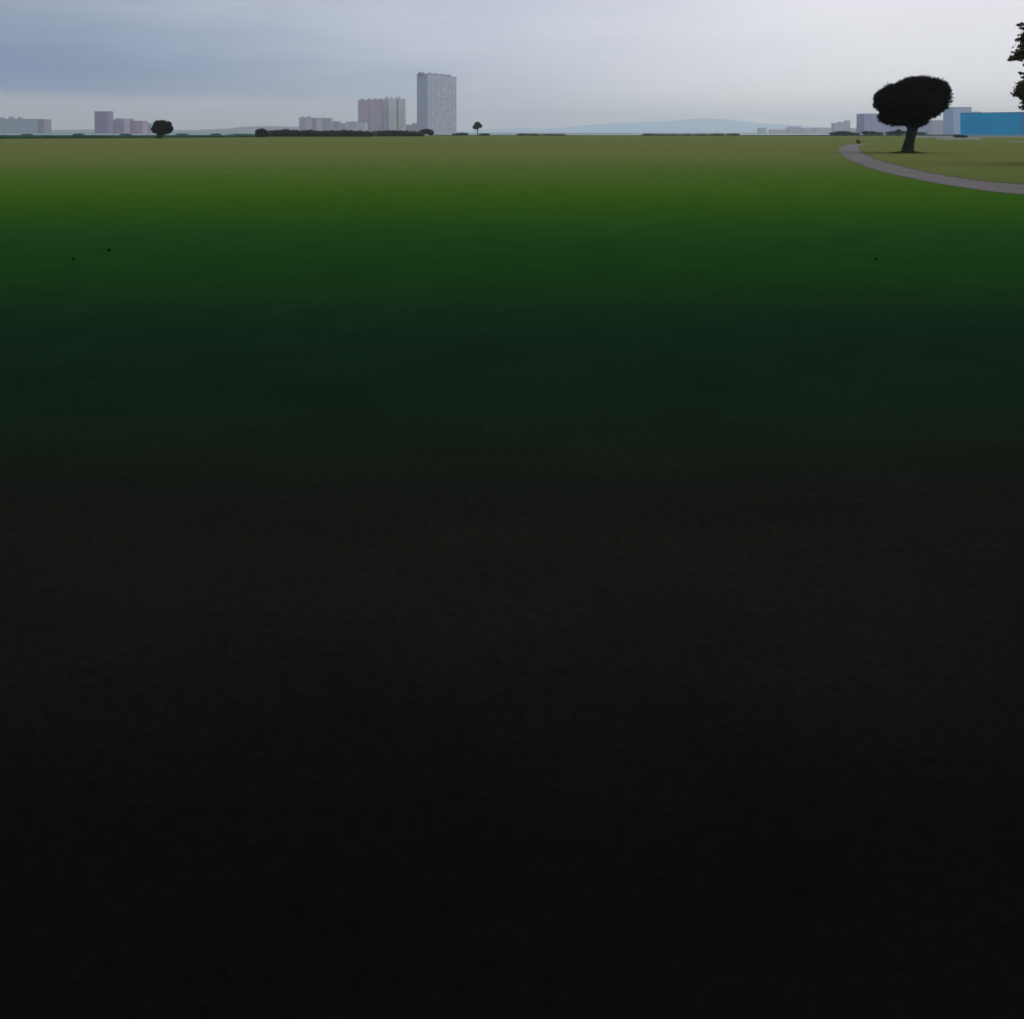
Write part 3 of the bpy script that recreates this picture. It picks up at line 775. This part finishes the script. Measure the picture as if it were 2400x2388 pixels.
# low pale concrete walls on the right
m, t, b, pos = new_mat('pale_concrete', .85, .1)
t.put(b.inputs['Base Color'], t.mix(t.ramp(t.noise(pos, .8, 5, .6), .3, .7), (.40, .44, .45), (.52, .55, .55)))
cap = paint('wall_coping', (.50, .53, .52), band=0)
def low_wall(a_, c_, ys, yb, Dw, label, th=.8):
    w_ = empty('low_wall', (PX((a_ + c_) / 2, Dw), Dw, 0), label, 'wall')
    z = PZ(ys, Dw)
    MB().box(PX(a_, Dw), PX(c_, Dw), Dw, Dw + th, 0, z - .06).build('wall', m, w_)
    MB().box(PX(a_, Dw) - .04, PX(c_, Dw) + .04, Dw - .04, Dw + th + .04, z - .057, z).build('coping', cap, w_)
low_wall(2140, 2237, 318, 322, PD(322), 'longer pale concrete wall running right from the big trunk')
low_wall(2262, 2420, 319.6, 321.6, PD(321.6), 'very low pale kerb like wall in front of the blue hall')
low_wall(2197, 2300, 322.6, 327, PD(327), 'nearest low pale concrete wall, below the dark low bush')
low_wall(2362, 2440, 331.4, 333.2, PD(333.2), 'thin pale kerb in the grass at the right edge')

# ---------------------------------------------------------------- unseen trees added overhead and behind to shade the near ground
gp = MB(); gr = random.Random(77)
ge = [((0, 0, 16.5), (11.5, 11.5, 4.6))] + [((math.cos(a) * 7, math.sin(a) * 7, 14.5 + gr.uniform(-1, 1)), (5.5, 5.5, 2.6)) for a in [k * 1.05 for k in range(6)]]
for k, (c, r) in enumerate(ge): gp.lump(c, tuple(v * .95 for v in r), k, .2, 24, 12)
gp.leaves(ge, 3500, .6, gr, (.9, 1.1), None, .5, .4)
t0 = empty('tree', (8, 8, 0), 'tall spreading tree added out of view to shade the near ground', 'tree', 'added shade trees over the viewer')
c0 = gp.build('crown', M['shade_canopy'])
c0.parent = t0
k0 = MB().tube([(0, 0, 0), (.1, 0, 4), (-.1, .1, 9), (0, 0, 15)], [.55, .42, .36, .3], 12)
for a in (0.3, 2.2, 4.4): k0.tube([(0, 0, 8.5), (math.cos(a) * 3, math.sin(a) * 3, 12), (math.cos(a) * 6.5, math.sin(a) * 6.5, 14.5)], [.26, .18, .08], 8)
k0 = k0.build('trunk', M['bark_brown'], None, smooth=True); k0.parent = t0
first = True
for j in range(6):
    for i in range(12):
        x = (i - 5.5) * 16 + (gr.uniform(-2, 2) if j else 0); y = 0 - j * 14 + (gr.uniform(-2, 2) if j else gr.uniform(-1, 1))
        if j == 0 and abs(x) < 10: x = math.copysign(8.5, x); y = 0
        if j == 1: x += 5
        if first: o = t0; first = False
        else:
            o = t0.copy(); COL.objects.link(o)
            for ch in (c0, k0):
                c = ch.copy(); COL.objects.link(c); c.parent = o
        o.location = (x, y, 0); o.rotation_euler.z = gr.uniform(0, 6.28)
        s = gr.uniform(.95, 1.1); o.scale = (s, s, gr.uniform(1.1, 1.25))

# ---------------------------------------------------------------- haze
m = bpy.data.materials.new('haze_air'); m.use_nodes = True
nt = m.node_tree; nt.nodes.clear()
out = nt.nodes.new('ShaderNodeOutputMaterial'); pv = nt.nodes.new('ShaderNodeVolumePrincipled')
pv.inputs['Color'].default_value = (.93, .965, 1.0, 1); pv.inputs['Density'].default_value = .00017; pv.inputs['Anisotropy'].default_value = .3
nt.links.new(pv.outputs[0], out.inputs['Volume'])
hz = MB().box(-11500, 11500, -500, 11500, -2, 230).build('haze', m)
tag(hz, 'thin pale haze filling the air over the field and the city', 'haze', kind='stuff')

# ---------------------------------------------------------------- light
SUN_EL, SUN_AZ = R(50), R(78)
sd = Vector((math.sin(SUN_AZ) * math.cos(SUN_EL), math.cos(SUN_AZ) * math.cos(SUN_EL), math.sin(SUN_EL)))
sl = bpy.data.lights.new('sun', 'SUN'); sl.energy = .8; sl.angle = R(60); sl.color = (1, .96, .9)
so = bpy.data.objects.new('sun', sl); so.rotation_euler = sd.to_track_quat('Z', 'Y').to_euler(); so.location = (0, 0, 100); COL.objects.link(so)

wd = bpy.data.worlds.new('World'); SC.world = wd; wd.use_nodes = True
t = NT(wd.node_tree); wd.node_tree.nodes.clear()
out = t.node('ShaderNodeOutputWorld')
sky = t.node('ShaderNodeTexSky', sky_type='NISHITA', sun_disc=False, sun_elevation=SUN_EL, sun_rotation=SUN_AZ)
b1 = t.node('ShaderNodeBackground'); t.l.new(sky.outputs[0], b1.inputs[0]); b1.inputs[1].default_value = .08
tc = t.node('ShaderNodeTexCoord').outputs['Generated']
d = t.xyz(tc)
# cloud deck: flat streaks by direction, thick blue grey rain cloud low in the left, bright where the sun sits behind it on the right
flat = t.m('MAXIMUM', d[2], 0.0)
st_ = t.noise(tc, 2.2, 5, .55, stretch=(1.0, 1.0, 7.0))
st2 = t.noise(tc, 6.0, 5, .6, stretch=(.7, .7, 9.0))
wob = t.m('ADD', t.m('MULTIPLY', t.m('SUBTRACT', st_, .5), .32), t.m('MULTIPLY', t.m('SUBTRACT', st2, .5), .09))
lr = t.m('ADD', d[0], t.m('MULTIPLY', wob, .75))
c = t.mix(t.ramp(lr, -.55, .0, smooth=False), (.31, .375, .50), (.61, .645, .75))
c = t.mix(t.ramp(lr, .0, .36, smooth=False), c, (.91, .90, .94))
# rain cloud belt
zb = t.m('ADD', d[2], t.m('MULTIPLY', wob, .05))
up = t.ramp(zb, .030, .046); dn = t.ramp(zb, .055, .135, 1.0, 0.0)
left = t.ramp(lr, -.62, .10, 1.0, 0.0)
belt = t.m('MULTIPLY', t.m('MULTIPLY', up, dn), left)
c = t.mix(t.m('MULTIPLY', belt, .95), c, (.11, .19, .39))
# lighter strip under the belt
low = t.ramp(zb, .02, .045, 1.0, 0.0)
c = t.mix(t.m('MULTIPLY', low, left), c, (.50, .51, .57))
hr = t.m('MULTIPLY', t.ramp(zb, .0, .10, 1.0, 0.0), t.ramp(lr, .0, .4))
c = t.mix(hr, c, (.97, .955, .98))
# soft mottling of the cloud deck
mot = t.noise(tc, 5.5, 4, .55, stretch=(1, 1, 3.2))
c = t.mix(.22, c, t.mix(t.ramp(mot, .3, .7), (.36, .37, .40), (.60, .60, .62)), 'OVERLAY')
# faint streaks everywhere
c = t.mix(.12, c, t.mix(t.ramp(st2, .3, .7), (.36, .37, .40), (.62, .62, .62)), 'OVERLAY')
b2 = t.node('ShaderNodeBackground'); t.put(b2.inputs[0], c); b2.inputs[1].default_value = 1.0
mx = t.node('ShaderNodeMixShader'); mx.inputs[0].default_value = .93
t.l.new(b1.outputs[0], mx.inputs[1]); t.l.new(b2.outputs[0], mx.inputs[2]); t.l.new(mx.outputs[0], out.inputs[0])

# ---------------------------------------------------------------- camera and render settings
cam = bpy.data.cameras.new('camera'); cam.sensor_width = 36; cam.lens = 36 * .866
cam.shift_y = -(509 - HY / 2388 * 1018) / 1024; cam.clip_start = .05; cam.clip_end = 40000
co = bpy.data.objects.new('camera', cam); co.location = (0, 0, EYE); co.rotation_euler = (R(90), 0, 0); COL.objects.link(co)
SC.camera = co
SC.view_settings.view_transform = 'Standard'; SC.view_settings.look = 'None'
SC.view_settings.exposure = 0; SC.view_settings.gamma = 1
SC.render.engine = 'CYCLES'
cy = SC.cycles
cy.use_denoising = True
cy.max_bounces = 6; cy.diffuse_bounces = 3; cy.volume_bounces = 4; cy.transparent_max_bounces = 4
cy.sample_clamp_indirect = 4
